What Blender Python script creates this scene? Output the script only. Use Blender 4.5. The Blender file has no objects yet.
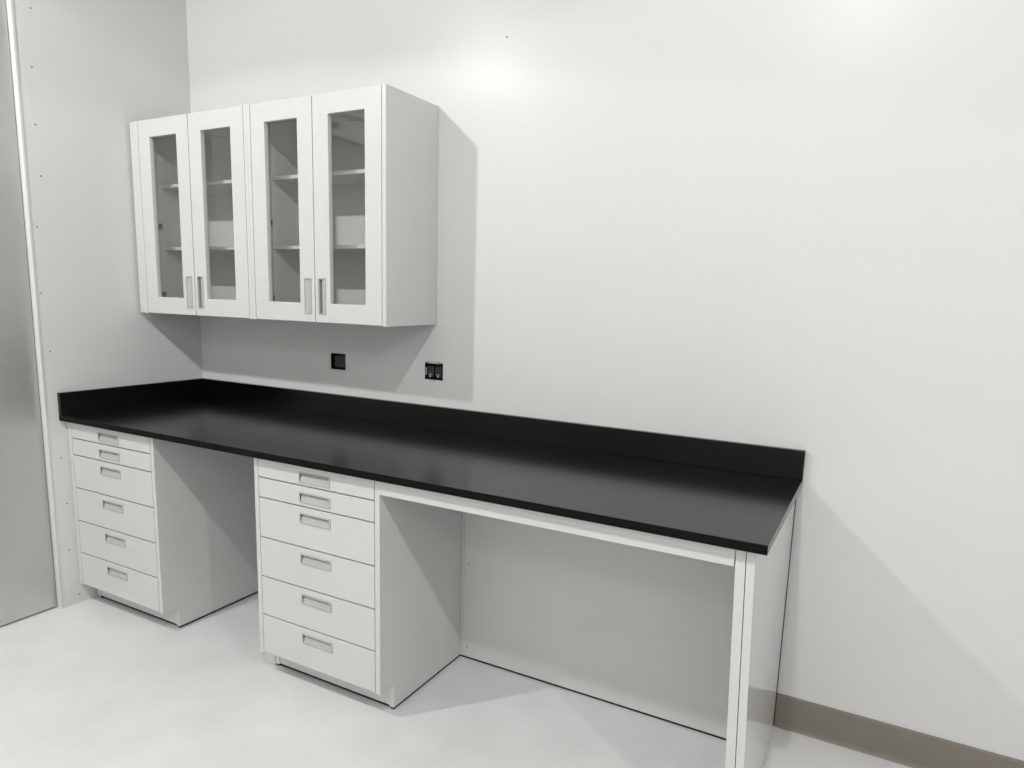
import bpy, bmesh, math
from mathutils import Matrix, Vector

S = bpy.context.scene
COL = S.collection
AX = 0.0396            # the left wall is a touch out of square


def wall_x(y):
    """x of the left wall's face at depth y."""
    return AX * y


# ------------------------------------------------------------------ materials
def mat(name, col, rough=0.5, spec=0.5, metal=0.0, noise=0.0, nscale=8.0, bump=0.0, bscale=60.0,
        stretch=None, rnoise=0.0, coat=0.0, coat_rough=0.2):
    m = bpy.data.materials.new(name)
    m.use_nodes = True
    nt = m.node_tree
    b = nt.nodes['Principled BSDF']
    b.inputs['Base Color'].default_value = (*col, 1)
    b.inputs['Roughness'].default_value = rough
    b.inputs['Specular IOR Level'].default_value = spec
    b.inputs['Metallic'].default_value = metal
    b.inputs['Coat Weight'].default_value = coat
    b.inputs['Coat Roughness'].default_value = coat_rough
    tc = nt.nodes.new('ShaderNodeTexCoord')
    src = tc.outputs['Object']
    if stretch:
        mp = nt.nodes.new('ShaderNodeMapping')
        mp.inputs['Scale'].default_value = stretch
        nt.links.new(src, mp.inputs['Vector'])
        src = mp.outputs['Vector']
    if noise or rnoise:
        n = nt.nodes.new('ShaderNodeTexNoise')
        n.inputs['Scale'].default_value = nscale
        n.inputs['Detail'].default_value = 6
        nt.links.new(src, n.inputs['Vector'])
        if noise:
            r = nt.nodes.new('ShaderNodeValToRGB')
            r.color_ramp.elements[0].position = 0.3
            r.color_ramp.elements[1].position = 0.7
            r.color_ramp.elements[0].color = (*[c * (1 - noise) for c in col], 1)
            r.color_ramp.elements[1].color = (*[min(1, c * (1 + noise)) for c in col], 1)
            nt.links.new(n.outputs['Fac'], r.inputs['Fac'])
            nt.links.new(r.outputs['Color'], b.inputs['Base Color'])
        if rnoise:
            mr = nt.nodes.new('ShaderNodeMapRange')
            mr.inputs['To Min'].default_value = rough - rnoise
            mr.inputs['To Max'].default_value = rough + rnoise
            nt.links.new(n.outputs['Fac'], mr.inputs['Value'])
            nt.links.new(mr.outputs['Result'], b.inputs['Roughness'])
    if bump:
        n2 = nt.nodes.new('ShaderNodeTexNoise')
        n2.inputs['Scale'].default_value = bscale
        n2.inputs['Detail'].default_value = 3
        nt.links.new(src, n2.inputs['Vector'])
        bp = nt.nodes.new('ShaderNodeBump')
        bp.inputs['Strength'].default_value = bump
        bp.inputs['Distance'].default_value = 0.004
        nt.links.new(n2.outputs['Fac'], bp.inputs['Height'])
        nt.links.new(bp.outputs['Normal'], b.inputs['Normal'])
    return m


def glass_mat():
    m = bpy.data.materials.new('clear_glass')
    m.use_nodes = True
    nt = m.node_tree
    nt.nodes.clear()
    o = nt.nodes.new('ShaderNodeOutputMaterial')
    mix = nt.nodes.new('ShaderNodeMixShader')
    tr = nt.nodes.new('ShaderNodeBsdfTransparent')
    tr.inputs['Color'].default_value = (0.975, 0.985, 0.975, 1)
    gl = nt.nodes.new('ShaderNodeBsdfGlossy')
    gl.inputs['Roughness'].default_value = 0.015
    lw = nt.nodes.new('ShaderNodeLayerWeight')
    lw.inputs['Blend'].default_value = 0.5
    pw = nt.nodes.new('ShaderNodeMath')
    pw.operation = 'POWER'
    pw.inputs[1].default_value = 4.0
    ma = nt.nodes.new('ShaderNodeMath')
    ma.operation = 'MULTIPLY_ADD'
    ma.inputs[1].default_value = 0.9
    ma.inputs[2].default_value = 0.03
    nt.links.new(lw.outputs['Facing'], pw.inputs[0])
    nt.links.new(pw.outputs[0], ma.inputs[0])
    nt.links.new(ma.outputs[0], mix.inputs['Fac'])
    nt.links.new(tr.outputs['BSDF'], mix.inputs[1])
    nt.links.new(gl.outputs['BSDF'], mix.inputs[2])
    nt.links.new(mix.outputs['Shader'], o.inputs['Surface'])
    return m


M = dict(
    wall=mat('white_wall_panel', (0.685, 0.685, 0.678), 0.32, 0.20, noise=0.012, nscale=1.4, bump=0.03, bscale=9),
    ceil=mat('ceiling_paint', (0.82, 0.82, 0.81), 0.8, 0.3, noise=0.02, nscale=2),
    floor=mat('pale_grey_floor', (0.765, 0.76, 0.757), 0.42, 0.4, noise=0.04, nscale=5, bump=0.05, bscale=14, rnoise=0.08),
    steel=mat('brushed_steel', (0.62, 0.62, 0.60), 0.36, 0.5, metal=0.85, noise=0.03, nscale=2.5, stretch=(1, 1.5, 0.8), rnoise=0.04),
    base=mat('taupe_cove_base', (0.215, 0.195, 0.165), 0.45, 0.4, noise=0.04, nscale=12),
    cab=mat('white_grey_painted_steel', (0.625, 0.627, 0.618), 0.38, 0.45, noise=0.012, nscale=5),
    inner=mat('cabinet_inner_paint', (0.60, 0.603, 0.59), 0.5, 0.4, noise=0.015, nscale=5),
    pull=mat('grey_pull_paint', (0.46, 0.46, 0.45), 0.32, 0.5, noise=0.015, nscale=20),
    laminate=mat('glossy_white_laminate', (0.63, 0.633, 0.62), 0.13, 0.5, noise=0.01, nscale=5),
    black=mat('black_resin_worktop', (0.0015, 0.0015, 0.0017), 0.20, 0.46, noise=0.05, nscale=30, rnoise=0.015),
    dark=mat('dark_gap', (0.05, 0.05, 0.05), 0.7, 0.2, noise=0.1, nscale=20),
    edge=mat('honed_black_edge', (0.003, 0.003, 0.003), 0.5, 0.12, noise=0.05, nscale=30),
    shade_strip=mat('shade_black', (0.02, 0.02, 0.02), 0.7, 0.2, noise=0.1, nscale=30),  # near-black that stands in for shade in the gaps
    box=mat('black_plastic', (0.016, 0.016, 0.015), 0.35, 0.5, noise=0.1, nscale=40),
    metal=mat('zinc_plated_steel', (0.62, 0.61, 0.58), 0.32, 0.5, metal=1.0, noise=0.06, nscale=60),
    caulk=mat('white_edge_trim', (0.66, 0.66, 0.65), 0.35, 0.5, noise=0.02, nscale=10),
    screw=mat('screw_head', (0.16, 0.155, 0.15), 0.5, 0.4, noise=0.1, nscale=200),
    glass=glass_mat(),
)


# ------------------------------------------------------------------ mesh kit
class MB:
    """Collects shapes and links them as ONE mesh object."""

    def __init__(self):
        self.bm = bmesh.new()

    def box(self, x0, x1, y0, y1, z0, z1, bev=0.0, seg=2):
        b = bmesh.new()
        bmesh.ops.create_cube(b, size=1.0)
        for v in b.verts:
            v.co = Vector(((x0 + x1) / 2 + v.co.x * (x1 - x0), (y0 + y1) / 2 + v.co.y * (y1 - y0), (z0 + z1) / 2 + v.co.z * (z1 - z0)))
        if bev:
            bmesh.ops.bevel(b, geom=list(b.edges), offset=bev, segments=seg, profile=0.5, affect='EDGES')
        self.add(b)
        return self

    def prism(self, pts, a0, a1, axis='x', bev=0.0):
        """Extrude a closed outline (pairs in the two other axes) from a0 to a1."""
        b = bmesh.new()

        def P(a, q):
            return {'x': (a, q[0], q[1]), 'y': (q[0], a, q[1]), 'z': (q[0], q[1], a)}[axis]
        v0 = [b.verts.new(P(a0, q)) for q in pts]
        v1 = [b.verts.new(P(a1, q)) for q in pts]
        n = len(pts)
        b.faces.new(v0)
        b.faces.new(list(reversed(v1)))
        for i in range(n):
            b.faces.new((v0[i], v1[i], v1[(i + 1) % n], v0[(i + 1) % n]))
        bmesh.ops.recalc_face_normals(b, faces=b.faces)
        if bev:
            bmesh.ops.bevel(b, geom=list(b.edges), offset=bev, segments=2, profile=0.5, affect='EDGES')
        self.add(b)
        return self

    def hexa(self, p):
        """Box from 8 corners: bottom ring then top ring."""
        b = bmesh.new()
        v = [b.verts.new(q) for q in p]
        for f in ((0, 1, 2, 3), (4, 5, 6, 7), (0, 1, 5, 4), (1, 2, 6, 5), (2, 3, 7, 6), (3, 0, 4, 7)):
            b.faces.new([v[i] for i in f])
        bmesh.ops.recalc_face_normals(b, faces=b.faces)
        bmesh.ops.bevel(b, geom=list(b.edges), offset=0.0012, segments=2, profile=0.5, affect='EDGES')
        self.add(b)
        return self

    def skew(self, p, n=14):
        """A slightly warped slab from 8 corners: its broad sides are smooth grids."""
        b = bmesh.new()
        p = [Vector(q) for q in p]

        def lerp(a, c, t):
            return a + (c - a) * t
        S_ = []
        for (q0, q1, q2, q3) in ((0, 3, 7, 4), (1, 2, 6, 5)):
            g = [[b.verts.new(lerp(lerp(p[q0], p[q1], i / n), lerp(p[q3], p[q2], i / n), j / n)) for j in range(n + 1)] for i in range(n + 1)]
            S_.append(g)
            for i in range(n):
                for j in range(n):
                    b.faces.new((g[i][j], g[i + 1][j], g[i + 1][j + 1], g[i][j + 1])).smooth = True
        a, c = S_
        for k in range(n):
            b.faces.new((a[0][k], a[0][k + 1], c[0][k + 1], c[0][k]))
            b.faces.new((a[n][k], a[n][k + 1], c[n][k + 1], c[n][k]))
            b.faces.new((a[k][0], a[k + 1][0], c[k + 1][0], c[k][0]))
            b.faces.new((a[k][n], a[k + 1][n], c[k + 1][n], c[k][n]))
        bmesh.ops.recalc_face_normals(b, faces=b.faces)
        for e in b.edges:
            if len(e.link_faces) == 2 and e.link_faces[0].normal.dot(e.link_faces[1].normal) < 0.5:
                e.smooth = False
        self.add(b)
        return self

    def cyl(self, c, r, h, axis='y', seg=20, r2=None):
        b = bmesh.new()
        bmesh.ops.create_cone(b, cap_ends=True, segments=seg, radius1=r, radius2=r if r2 is None else r2, depth=h)
        R = {'y': Matrix.Rotation(math.pi / 2, 4, 'X'), 'x': Matrix.Rotation(math.pi / 2, 4, 'Y'), 'z': Matrix()}[axis]
        bmesh.ops.transform(b, matrix=Matrix.Translation(c) @ R, verts=b.verts)
        self.add(b)
        return self

    def holed(self, us, vs, holes, d0, d1, bev=0.0):
        """A slab in x-z with rectangular holes; us, vs: outer range; holes: (u0,u1,v0,v1); depth y d0 (front) to d1."""
        uu = sorted(set([us[0], us[1]] + [h[0] for h in holes] + [h[1] for h in holes]))
        vv = sorted(set([vs[0], vs[1]] + [h[2] for h in holes] + [h[3] for h in holes]))
        b = bmesh.new()
        cache = {}

        def V(u, d, v):
            k = (round(u, 6), round(d, 6), round(v, 6))
            if k not in cache:
                cache[k] = b.verts.new((u, d, v))
            return cache[k]

        def solid(i, j):
            if i < 0 or j < 0 or i >= len(uu) - 1 or j >= len(vv) - 1:
                return False
            cu, cv = (uu[i] + uu[i + 1]) / 2, (vv[j] + vv[j + 1]) / 2
            return not any(h[0] < cu < h[1] and h[2] < cv < h[3] for h in holes)
        for i in range(len(uu) - 1):
            for j in range(len(vv) - 1):
                if not solid(i, j):
                    continue
                a, c, e, f = uu[i], uu[i + 1], vv[j], vv[j + 1]
                b.faces.new([V(a, d0, e), V(c, d0, e), V(c, d0, f), V(a, d0, f)])
                b.faces.new([V(a, d1, f), V(c, d1, f), V(c, d1, e), V(a, d1, e)])
                for (di, dj, p, q) in ((-1, 0, (a, e), (a, f)), (1, 0, (c, f), (c, e)), (0, -1, (c, e), (a, e)), (0, 1, (a, f), (c, f))):
                    if not solid(i + di, j + dj):
                        b.faces.new([V(p[0], d0, p[1]), V(p[0], d1, p[1]), V(q[0], d1, q[1]), V(q[0], d0, q[1])])
        bmesh.ops.recalc_face_normals(b, faces=b.faces)
        if bev:
            ed = [e for e in b.edges if len(e.link_faces) == 2 and e.link_faces[0].normal.dot(e.link_faces[1].normal) < 0.5
                  and all(abs(v.co.y - d0) < 1e-6 for v in e.verts)]
            bmesh.ops.bevel(b, geom=ed, offset=bev, segments=2, profile=0.5, affect='EDGES')
        self.add(b)
        return self

    def add(self, b, matrix=None):
        if matrix is not None:
            bmesh.ops.transform(b, matrix=matrix, verts=b.verts)
        me = bpy.data.meshes.new('t')
        b.to_mesh(me)
        b.free()
        self.bm.from_mesh(me)
        bpy.data.meshes.remove(me)

    def build(self, name, m, parent=None, loc=None, smooth=False):
        me = bpy.data.meshes.new(name)
        self.bm.to_mesh(me)
        self.bm.free()
        me.materials.append(M[m])
        if smooth:
            for p in me.polygons:
                p.use_smooth = True
            try:
                me.set_sharp_from_angle(angle=math.radians(40))
            except Exception:
                pass
        o = bpy.data.objects.new(name, me)
        COL.objects.link(o)
        if parent:
            o.parent = parent
        if loc:
            o.location = loc
        return o


def thing(name, label, cat, loc, group=None):
    o = bpy.data.objects.new(name, None)
    o.empty_display_size = 0.1
    COL.objects.link(o)
    o.location = loc
    return tag(o, label, cat, group)


def tag(o, label, cat, group=None):
    o['label'] = label
    o['category'] = cat
    if group:
        o['group'] = group
    return o


def struct(o):
    o['kind'] = 'structure'
    return o


def clone(o, parent=None):
    c = o.copy()
    COL.objects.link(c)
    c.parent = parent
    for ch in list(o.children):
        clone(ch, c)
    return c


# ------------------------------------------------------------------ room shell
CEIL = 3.34
RX, FY = 8.4, -9.0                       # right wall, wall behind the camera
YW = 0.806                               # the white left wall panel ends here
OUT = [(0.918, 1.010, 1.135, 1.213), (1.463, 1.559, 1.131, 1.206)]     # outlet box openings

struct(MB().box(-0.6, RX, FY, 0.15, -0.12, 0).build('floor', 'floor'))
struct(MB().box(-0.6, RX, FY, 0.15, CEIL, CEIL + 0.1).build('ceiling', 'ceil'))
wall_back = struct(MB().holed((-0.2, RX), (-0.02, CEIL + 0.02), OUT, 0.0, 0.12).build('wall_back', 'wall'))
struct(MB().box(RX, RX + 0.1, FY, 0.1, -0.02, CEIL + 0.02).build('wall_right', 'wall'))
struct(MB().box(-0.6, RX, FY - 0.1, FY, -0.02, CEIL + 0.02).build('wall_front', 'wall'))
wall_left = struct(MB().hexa([
    (wall_x(-YW) - 0.12, -YW, -0.01), (wall_x(-YW), -YW, -0.01), (wall_x(0.1), 0.1, -0.01), (wall_x(0.1) - 0.12, 0.1, -0.01),
    (wall_x(-YW) - 0.12, -YW, CEIL + 0.01), (wall_x(-YW), -YW, CEIL + 0.01), (wall_x(0.1), 0.1, CEIL + 0.01), (wall_x(0.1) - 0.12, 0.1, CEIL + 0.01)]
).build('wall_left', 'wall'))
# small fasteners showing on the wall faces
for (y, z) in ((-0.732, 2.631), (-0.745, 2.398), (-0.749, 2.168), (-0.744, 1.959), (-0.777, 1.743), (-0.783, 1.462),
               (-0.755, 0.718), (-0.745, 0.497), (-0.751, 0.273), (-0.723, 0.043), (-0.764, 1.205)):
    MB().cyl((wall_x(y) + 0.0006, y, z), 0.0032, 0.003, 'x', 12).build('screw', 'screw', wall_left)
MB().cyl((1.835, -0.0006, 2.481), 0.003, 0.003, 'y', 12).build('screw', 'screw', wall_back)
# bright edge strip where the white panel ends, a folded bead in two runs
struct(MB().hexa([
    (wall_x(-YW) - 0.012, -YW - 0.004, 0.0), (wall_x(-YW) + 0.003, -YW - 0.001, 0.0), (wall_x(-YW) + 0.003, -YW + 0.006, 0.0), (wall_x(-YW) - 0.01, -YW + 0.003, 0.0),
    (wall_x(-YW) - 0.010, -YW - 0.005, CEIL), (wall_x(-YW) + 0.002, -YW - 0.002, CEIL), (wall_x(-YW) + 0.003, -YW + 0.010, CEIL), (wall_x(-YW) - 0.01, -YW + 0.001, CEIL)]
).build('trim_1', 'caulk'))
# brushed steel sliding door set back from the panel, and the track box above it
door = struct(MB().hexa([
    (-0.115, -2.75, 0.008), (-0.058, -2.75, 0.008), (-0.062, -YW - 0.004, 0.008), (-0.119, -YW - 0.004, 0.008),
    (-0.115, -2.75, 2.80), (-0.058, -2.75, 2.80), (-0.062, -YW - 0.004, 2.80), (-0.119, -YW - 0.004, 2.80)]).build('door_1', 'steel'))
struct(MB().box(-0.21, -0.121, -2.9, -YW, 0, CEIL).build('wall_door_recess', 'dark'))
trk = MB()
trk.box(-0.12, -0.045, -2.9, -1.62, 2.505, 2.66, 0.003)
trk.box(-0.12, -0.022, -2.9, -1.62, 2.48, 2.512, 0.004)
trk.box(-0.12, -0.028, -2.9, -1.62, 2.645, 2.675, 0.003)
struct(trk.build('trim_2', 'caulk'))
MB().box(-0.05, -0.042, -1.80, -1.70, 2.535, 2.575, 0.002).build('opening', 'dark', bpy.data.objects['trim_2'])
struct(MB().box(-0.6, -0.06, FY, -2.9, -0.02, CEIL + 0.01).build('wall_left_far', 'wall'))
# cove base on the back wall: it starts where the end panel stands
bb = MB()
bb.prism([(0.0, 0.0), (-0.014, 0.0), (-0.009, 0.006), (-0.006, 0.016), (-0.006, 0.119), (-0.004, 0.1235), (0.0, 0.1245)], 3.0145, RX, 'x')
struct(bb.build('baseboard_back', 'base'))

# ------------------------------------------------------------------ worktop
H, T, D, W, SP = 0.9155, 0.0260, 0.7503, 3.028, 0.1025
ct = thing('countertop', 'long black worktop with raised splash running along the back wall', 'countertop', (W / 2, -D / 2, H - T))


def loc(x, y, z, root):
    return Vector((x, y, z)) - root.location


def at(mb, root):
    bmesh.ops.translate(mb.bm, verts=mb.bm.verts, vec=-Vector(root.location))
    return mb


sl = MB()
sl.prism([(wall_x(-D) + 0.001, -D), (W, -D), (W, -0.002), (wall_x(0) + 0.002, -0.002)], H - T, H, 'z', 0.0015)
slab = at(sl, ct).build('slab', 'black', ct)
slab.data.materials.append(M['edge'])          # the sawn front edge is honed dull
for p_ in slab.data.polygons:
    if p_.normal.y < -0.5:
        p_.material_index = 1
bs = MB().box(0.022, W, -0.021, -0.001, H + 0.0002, H + SP, 0.0012)
at(bs, ct).build('back_splash', 'black', ct)
ss = MB()
ss.prism([(wall_x(-D) + 0.001, -D), (wall_x(-D) + 0.021, -D), (wall_x(-0.001) + 0.021, -0.001), (wall_x(-0.001) + 0.001, -0.001)], H + 0.0002, H + SP, 'z', 0.0012)
at(ss, ct).build('side_splash', 'black', ct)

# ------------------------------------------------------------------ recessed pulls
LIP = 0.0045


def pull_mesh(w, h, vertical=0):
    """A flush pull: thin raised rim round a scooped trough, deep under one long edge.
    Local frame: x along, z up (deep side at +z), y = 0 at the front face, +y into the drawer."""
    mb = MB()
    mb.holed((-w / 2, w / 2), (-h / 2, h / 2), [(-w / 2 + LIP, w / 2 - LIP, -h / 2 + LIP, h / 2 - LIP)], -0.003, 0.004, 0.0010)
    # trough profile (y depth, z) from the low edge up to the deep side, then the back of the top lip
    hi, lo = h / 2 - LIP, -h / 2 + LIP
    prof = [(0.0, lo), (0.0012, lo + 0.003)]
    n = 9
    for i in range(n + 1):
        a = i / n
        prof.append((0.002 + 0.021 * (1 - math.cos(a * math.pi / 2)), lo + 0.004 + (hi - lo - 0.004) * math.sin(a * math.pi / 2) ** 0.9))
    prof += [(0.0235, hi + 0.004), (0.002, hi + 0.004), (0.002, hi)]
    b = bmesh.new()
    x0, x1 = -w / 2 + LIP, w / 2 - LIP
    A = [b.verts.new((x0, y, z)) for y, z in prof]
    B = [b.verts.new((x1, y, z)) for y, z in prof]
    for i in range(len(prof) - 1):
        b.faces.new((A[i], B[i], B[i + 1], A[i + 1]))
    # end walls
    for X in (A, B):
        c = b.verts.new((X[0].co.x, 0.0, hi))
        for i in range(len(prof) - 3):
            b.faces.new((X[i], X[i + 1], c))
    bmesh.ops.recalc_face_normals(b, faces=b.faces)
    mb.add(b)
    if vertical:
        # turn so the long side stands upright, deep edge to -x (vertical=-1) or +x (vertical=1)
        R = Matrix.Rotation(math.radians(90 * vertical), 4, 'Y')
        bmesh.ops.transform(mb.bm, matrix=R, verts=mb.bm.verts)
    return mb


# ------------------------------------------------------------------ drawer cabinets
YF, YK, ZK, YB = -0.7226, -0.6448, 0.0998, -0.03
TOPZ = H - T - 0.0006
GAPS = [TOPZ - 0.0005, 0.810, 0.732, 0.576, 0.418, 0.261, 0.1015]


def drawer_cabinet(x0, CW, label, filler):
    c = thing('drawer_cabinet', label, 'cabinet', (x0 + CW / 2, (YF + YB) / 2, 0), 'drawer cabinets under the black worktop')
    t = 0.0205
    for a in (x0, x0 + CW - t):
        mb = MB().prism([(YF, TOPZ), (YF, ZK), (YK, ZK), (YK, 0.010), (YB, 0.010), (YB, TOPZ)], a, a + t, 'x', 0.001)
        if filler == 'scribe' and a == x0:          # this side is scribed to the wall
            for v in mb.bm.verts:
                v.co.x = max(v.co.x, wall_x(v.co.y) + 0.0015)
        at(mb, c).build('side_panel', 'cab', c)
    mb = MB()
    xs = max(x0, 0.003)                              # clear of the wall at the back
    for a in (xs + 0.003, x0 + CW - t + 0.003):
        mb.box(a, a + t - 0.006, YK + 0.004, YB, 0.0005, 0.0105)
    mb.box(x0 + t, x0 + CW - t, YK + 0.010, YK + 0.022, 0.0005, 0.0145)
    at(mb, c).build('base_shade_strip', 'shade_strip', c)  # dark strips draw the shadow line along the floor
    mb = MB()
    mb.box(xs + t, x0 + CW - t, YB, YB + 0.015, 0.010, TOPZ)
    mb.box(x0 + t, x0 + CW - t, YF + 0.04, YB, ZK, ZK + 0.015)
    mb.box(x0 + t, x0 + CW - t, YF + 0.003, YB, TOPZ - 0.003, TOPZ)
    at(mb, c).build('carcass', 'inner', c)
    mb = MB().box(x0 + t - 0.0, x0 + CW - t, YK + 0.003, YK + 0.018, 0.014, ZK)
    at(mb, c).build('toe_kick', 'cab', c)
    if filler == 'scribe':
        mb = MB().box(wall_x(YF) + 0.0015, x0 - 0.001, YF + 0.006, YF + 0.02, ZK, TOPZ, 0.0008)
        at(mb, c).build('filler_strip', 'cab', c)
    else:
        mb = MB().box(x0 - 0.062, x0 - 0.0005, YK - 0.004, YK + 0.012, 0.001, ZK - 0.012, 0.001)
        at(mb, c).build('toe_filler', 'cab', c)
    u0, u1, g = x0 + t + 0.0030, x0 + CW - t - 0.0030, 0.0024
    hw, hh = 0.148, 0.039
    cx = (u0 + u1) / 2 + (0.005 if filler == 'toe' else -0.004)
    for i in range(6):
        v1, v0 = GAPS[i] - g, GAPS[i + 1] + g
        ht = v1 - (0.026 if i == 0 else 0.022)
        hb = ht - hh
        zc = (ht + hb) / 2
        f = MB().holed((u0, u1), (v0, v1), [(cx - hw / 2, cx + hw / 2, hb, ht)], YF, YF + 0.019, 0.0009)
        d = at(f, c).build('drawer', 'cab', c)
        p = pull_mesh(hw, hh).build('pull', 'pull', d, smooth=True)
        p.location = loc(cx, YF, zc, c)
    return c


drawer_cabinet(-0.0105, 0.6090, 'narrow white six-drawer base cabinet standing against the left wall', 'scribe')
drawer_cabinet(1.1943, 0.5975, 'white six-drawer base cabinet standing between the two open knee spaces', 'toe')

# ------------------------------------------------------------------ knee space: apron, back panel, end panel
XC2 = 1.1943 + 0.5975
mb = MB()
mb.box(XC2 + 0.001, 2.947, YF - 0.002, YF + 0.02, 0.835, TOPZ, 0.001)
mb.box(XC2 + 0.001, 2.947, YF + 0.02, YF + 0.075, 0.835, 0.849, 0.001)
ap = thing('apron_rail', 'long narrow white rail under the worktop front between drawers and end panel', 'rail', ((XC2 + 2.947) / 2, YF, 0.838))
at(mb, ap).build('rail', 'cab', ap)

bp_ = thing('back_panel', 'large plain white panel closing the back of the right knee space', 'panel', ((XC2 + 2.96) / 2, -0.19, 0))
mb = MB().box(1.8035, 2.9605, -0.193, -0.178, 0.010, TOPZ, 0.0008)
at(mb, bp_).build('sheet', 'cab', bp_)
mb = MB().box(XC2 + 0.001, 1.8022, -0.194, -0.176, 0.010, TOPZ, 0.0008)
at(mb, bp_).build('corner_strip', 'cab', bp_)
mb = MB().box(XC2 + 0.001, 2.9605, -0.189, -0.179, 0.0005, 0.0105)
at(mb, bp_).build('base_shade_strip', 'shade_strip', bp_)  # shadow line under the panel, put in as a dark strip
for z in (0.42, 0.055):
    mb = MB().cyl((1.826, -0.1935, z), 0.003, 0.003, 'y', 12)
    at(mb, bp_).build('screw', 'screw', bp_)

ep = thing('end_panel', 'tall white support panel under the right end of the black worktop', 'panel', (2.99, -0.36, 0))
# two boards side by side with a fine joint; the foot stands a little further right than the head


def board(xa_top, xb_top, xa_bot, xb_bot, xa_r, xb_r, y0, y1):
    k = MB()
    k.skew([(xa_bot, y0, 0.001), (xb_bot, y0, 0.001), (xb_r, y1, 0.001), (xa_r, y1, 0.001),
            (xa_top, y0, TOPZ), (xb_top, y0, TOPZ), (xb_r, y1, TOPZ), (xa_r, y1, TOPZ)])
    return k


at(board(2.9485, 2.9730, 2.9765, 3.0015, 2.966, 2.988, YF - 0.0005, -0.013), ep).build('inner_board', 'cab', ep)
at(board(2.9752, 2.9960, 3.0035, 3.0250, 2.990, 3.012, YF - 0.0005, -0.013), ep).build('outer_board', 'laminate', ep)

mb = MB().box(2.968, 3.0135, -0.0125, -0.0008, 0.001, TOPZ)
at(mb, ep).build('wall_shade_strip', 'shade_strip', ep)  # dark strip in place of the shade between panel and wall

# ------------------------------------------------------------------ wall cabinets
U0, U1, YU = 1.3728, 2.2602, -0.3456


def wall_cabinet(x0, w, label, filler):
    c = thing('wall_cabinet', label, 'cabinet', (x0 + w / 2, YU / 2, U0), 'glass door wall cabinets on the back wall')
    t = 0.019
    yb = -0.001
    for a in (x0, x0 + w - t):
        mb = MB().box(a, a + t, YU, yb, U0, U1, 0.0008)
        at(mb, c).build('side_panel', 'cab', c)
    mb = MB().box(x0 + t, x0 + w - t, YU + 0.024, yb, U0, U0 + t, 0.0005)
    mb.box(x0 + t, x0 + w - t, YU + 0.024, yb, U1 - t, U1, 0.0005)
    mb.box(x0 + t, x0 + w - t, yb - 0.008, yb, U0 + t, U1 - t)
    at(mb, c).build('carcass', 'inner', c)
    for z in (1.981, 1.686):
        mb = MB().box(x0 + t + 0.001, x0 + w - t - 0.001, YU + 0.112, yb - 0.01, z - 0.0075, z + 0.0075, 0.001)
        at(mb, c).build('shelf', 'cab', c)
    if filler:
        mb = MB().box(0.002, x0 - 0.001, YU + 0.004, YU + 0.02, U0 + 0.002, U1 - 0.001, 0.0008)
        at(mb, c).build('filler_strip', 'cab', c)
    mid = x0 + w / 2
    a0, a1 = x0 + t + 0.0030, x0 + w - t - 0.0030
    z0, z1 = U0 + 0.003, U1 - 0.001
    for side, (u0, u1) in ((-1, (a0, mid - 0.0022)), (1, (mid + 0.0022, a1))):
        g0, g1, h0, h1 = u0 + 0.0795, u1 - 0.0795, 1.4525, 2.1825
        pw, ph = 0.146, 0.040
        pc = (u1 - 0.0365) if side < 0 else (u0 + 0.0365)
        pz = 1.481
        f = MB().holed((u0, u1), (z0, z1), [(g0, g1, h0, h1), (pc - ph / 2, pc + ph / 2, pz - pw / 2, pz + pw / 2)], YU, YU + 0.022, 0.0009)
        d = at(f, c).build('door', 'cab', c)
        gl = MB().box(g0 - 0.0, g1 + 0.0, YU + 0.013, YU + 0.017, h0, h1)
        at(gl, c).build('glass_pane', 'glass', d)
        p = pull_mesh(pw, ph, 1 if side < 0 else -1).build('pull', 'pull', d, smooth=True)
        p.location = loc(pc, YU, pz, c)
        # hinge arms on the outer side, small dark pieces seen through the glass
        hx = x0 + t if side < 0 else x0 + w - t
        for hz in (1.79, 1.465):
            k = MB()
            k.box(min(hx, hx - side * 0.028), max(hx, hx - side * 0.028), YU + 0.05, YU + 0.085, hz - 0.012, hz + 0.012, 0.002)
            k.cyl((hx - side * 0.014, YU + 0.04, hz), 0.006, 0.03, 'y', 14)
            at(k, c).build('hinge', 'screw', d)
    return c


wall_cabinet(0.046, 0.744, 'white wall cabinet with two glass doors, next to the left wall', True)
wall_cabinet(0.7905, 0.7335, 'white wall cabinet with two glass doors, its tall side panel exposed to the room', False)

# ------------------------------------------------------------------ outlet boxes in the back wall


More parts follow.
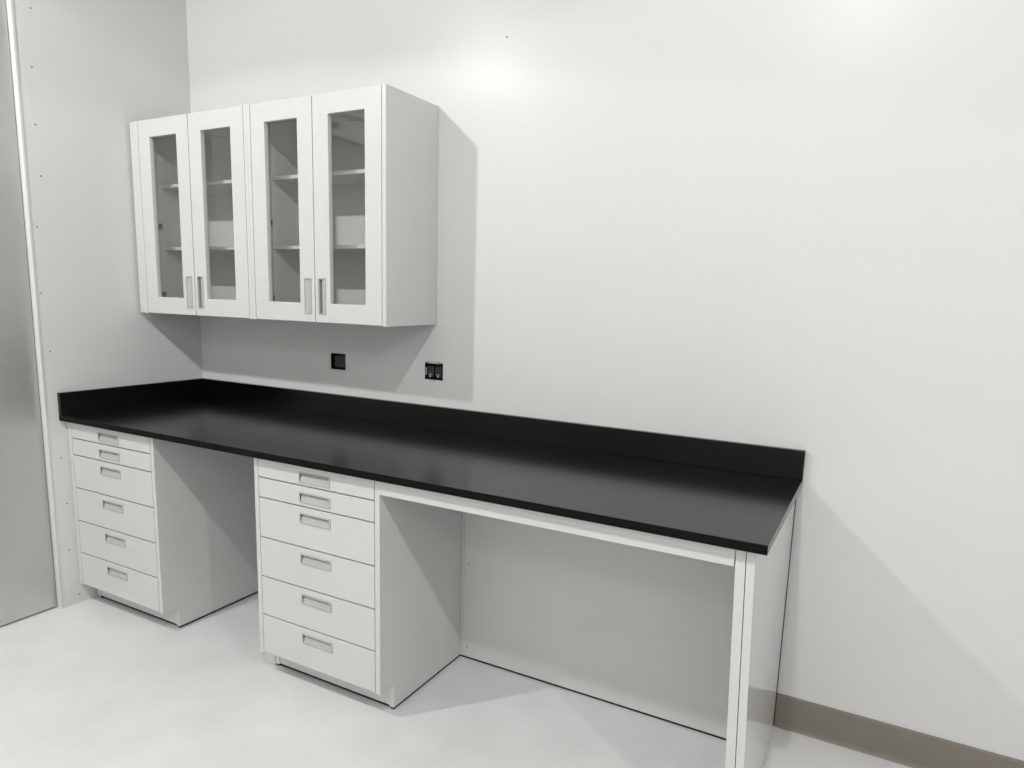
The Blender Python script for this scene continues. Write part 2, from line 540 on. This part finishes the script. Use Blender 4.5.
def outlet(h, label, device):
    x0, x1, z0, z1 = h
    c = thing('outlet_box', label, 'electrical box', ((x0 + x1) / 2, 0.03, z0), 'uncovered electrical boxes above the worktop')
    e = 0.0012
    k = MB()
    k.box(x0 + e, x0 + 0.004, 0.0, 0.055, z0 + e, z1 - e)
    k.box(x1 - 0.004, x1 - e, 0.0, 0.055, z0 + e, z1 - e)
    k.box(x0 + e, x1 - e, 0.0, 0.055, z0 + e, z0 + 0.004)
    k.box(x0 + e, x1 - e, 0.0, 0.055, z1 - 0.004, z1 - e)
    k.box(x0 + e, x1 - e, 0.052, 0.055, z0 + e, z1 - e)
    at(k, c).build('box', 'box', c)
    # plaster ears along the top and lower edges
    for xa, zz, ww in ((x0 + 0.010, z1, 0.016), (x1 - 0.028, z1, 0.018), (x0 + 0.020, z0 - 0.005, 0.03)):
        k = MB().box(xa, xa + ww, -0.002, 0.004, zz - 0.001, zz + 0.006, 0.0008)
        at(k, c).build('ear', 'metal', c)
    xm = (x0 + x1) / 2
    if device:
        k = MB()
        for s in (-1, 1):
            k.box(xm + s * 0.020 - 0.017, xm + s * 0.020 + 0.017, 0.004, 0.03, z0 + 0.010, z1 - 0.014, 0.004)
        at(k, c).build('receptacle', 'box', c)
        for s in (-1, 1):
            k = MB().cyl((xm + s * 0.020, 0.004, z0 + 0.015), 0.004, 0.004, 'y', 14)
            k.box(xm + s * 0.020 - 0.006, xm + s * 0.020 + 0.006, 0.003, 0.006, z0 + 0.022, z0 + 0.026)
            at(k, c).build('terminal_screw', 'metal', c)
        k = MB().box(x0 + 0.005, x0 + 0.010, -0.001, 0.012, z0 + 0.020, z1 - 0.022, 0.001)
        at(k, c).build('ground_strap', 'metal', c)
        k = MB().box(x0 + 0.016, x1 - 0.016, -0.002, 0.002, z1 - 0.004, z1 + 0.007, 0.001)
        at(k, c).build('mounting_yoke', 'metal', c)
    else:
        k = MB().box(x0 + 0.012, x1 - 0.014, 0.010, 0.03, z0 + 0.008, z1 - 0.010, 0.004)
        at(k, c).build('blank_insert', 'box', c)
    return c


outlet(OUT[0], 'open black electrical box in the wall directly under the glass cabinets', False)
outlet(OUT[1], 'open electrical box with bright metal bits, past the cabinet corner above the worktop', True)

# ------------------------------------------------------------------ light
K = 0.064


def lamp(x, y, z, power, r=0.045, ang=156, blend=0.16, col=(1.0, 0.99, 0.975)):
    l = bpy.data.lights.new('downlight', 'SPOT')
    l.energy = power * K
    l.shadow_soft_size = r
    l.spot_size = math.radians(ang)
    l.spot_blend = blend
    l.color = col
    o = bpy.data.objects.new('downlight', l)
    COL.objects.link(o)
    o.location = (x, y, z)
    return o


LZ = 3.26
# each downlight: a wide glow from its lens and a stronger beam that its reflector cuts off
lamp(0.42, -2.35, LZ, 1340, ang=172, blend=0.1)
lamp(0.42, -2.35, LZ, 640, ang=146.5, blend=0.05)
lamp(2.90, -2.43, LZ + 0.05, 1110, ang=172, blend=0.1)
lamp(2.90, -2.43, LZ + 0.05, 430, ang=149, blend=0.05)
lamp(5.32, -2.43, LZ, 1400, ang=166, blend=0.1)


def fill_panel(x, y, power):  # unseen soft fill from above, added to lift the shadows
    l = bpy.data.lights.new('ceiling_fill', 'AREA')
    l.shape = 'RECTANGLE'
    l.size, l.size_y = 1.2, 0.9
    l.energy = power * K
    l.color = (1.0, 0.99, 0.97)
    o = bpy.data.objects.new('ceiling_fill', l)
    COL.objects.link(o)
    o.location = (x, y, CEIL - 0.02)


for x in (0.9, 3.0, 5.3, 7.5):
    for y in (-4.6, -7.2):
        fill_panel(x, y, 205)


def wall_fill(loc, rot, sx, sy, power):
    """Broad soft fill light, added near the wall behind the camera."""
    l = bpy.data.lights.new('wall_fill_light', 'AREA')
    l.shape = 'RECTANGLE'
    l.size, l.size_y = sx, sy
    l.energy = power * K
    o = bpy.data.objects.new('wall_fill_light', l)
    COL.objects.link(o)
    o.location = loc
    o.rotation_euler = rot


wall_fill((4.0, FY + 0.05, 1.8), (math.pi / 2, 0, 0), 7, 2.2, 430)  # added fill for the shaded fronts, no known source there

w = bpy.data.worlds.new('World')
S.world = w
w.use_nodes = True
w.node_tree.nodes['Background'].inputs['Color'].default_value = (1, 1, 1, 1)
w.node_tree.nodes['Background'].inputs['Strength'].default_value = 0.02

# ------------------------------------------------------------------ camera
yaw, pitch, roll = 0.5032, -0.1673, 0.0260
PC = dict(x=3.24105, y=-2.51746, z=1.51418, f=700.223, px=501.893, py=411.134)


def set_camera(yaw, pitch, roll, q):
    F = Vector((-math.sin(yaw) * math.cos(pitch), math.cos(yaw) * math.cos(pitch), math.sin(pitch)))
    r = Vector((math.cos(yaw), math.sin(yaw), 0))
    u = r.cross(F)
    r2 = r * math.cos(roll) + u * math.sin(roll)
    u2 = -r * math.sin(roll) + u * math.cos(roll)
    cd = bpy.data.cameras.new('camera')
    cam = bpy.data.objects.new('camera', cd)
    COL.objects.link(cam)
    m = Matrix((r2, u2, -F)).transposed().to_4x4()
    m.translation = Vector((q['x'], q['y'], q['z']))
    cam.matrix_world = m
    cd.sensor_width = 36
    cd.lens = q['f'] * 36 / 1024
    cd.shift_x = (512 - q['px']) / 1024
    cd.shift_y = (q['py'] - 384) / 1024
    cd.clip_start = 0.01
    S.camera = cam


set_camera(yaw, pitch, roll, PC)
S.view_settings.view_transform = 'Standard'
S.view_settings.look = 'None'
S.view_settings.exposure = 0.0
S.view_settings.gamma = 1.0
S.view_settings.use_curve_mapping = False
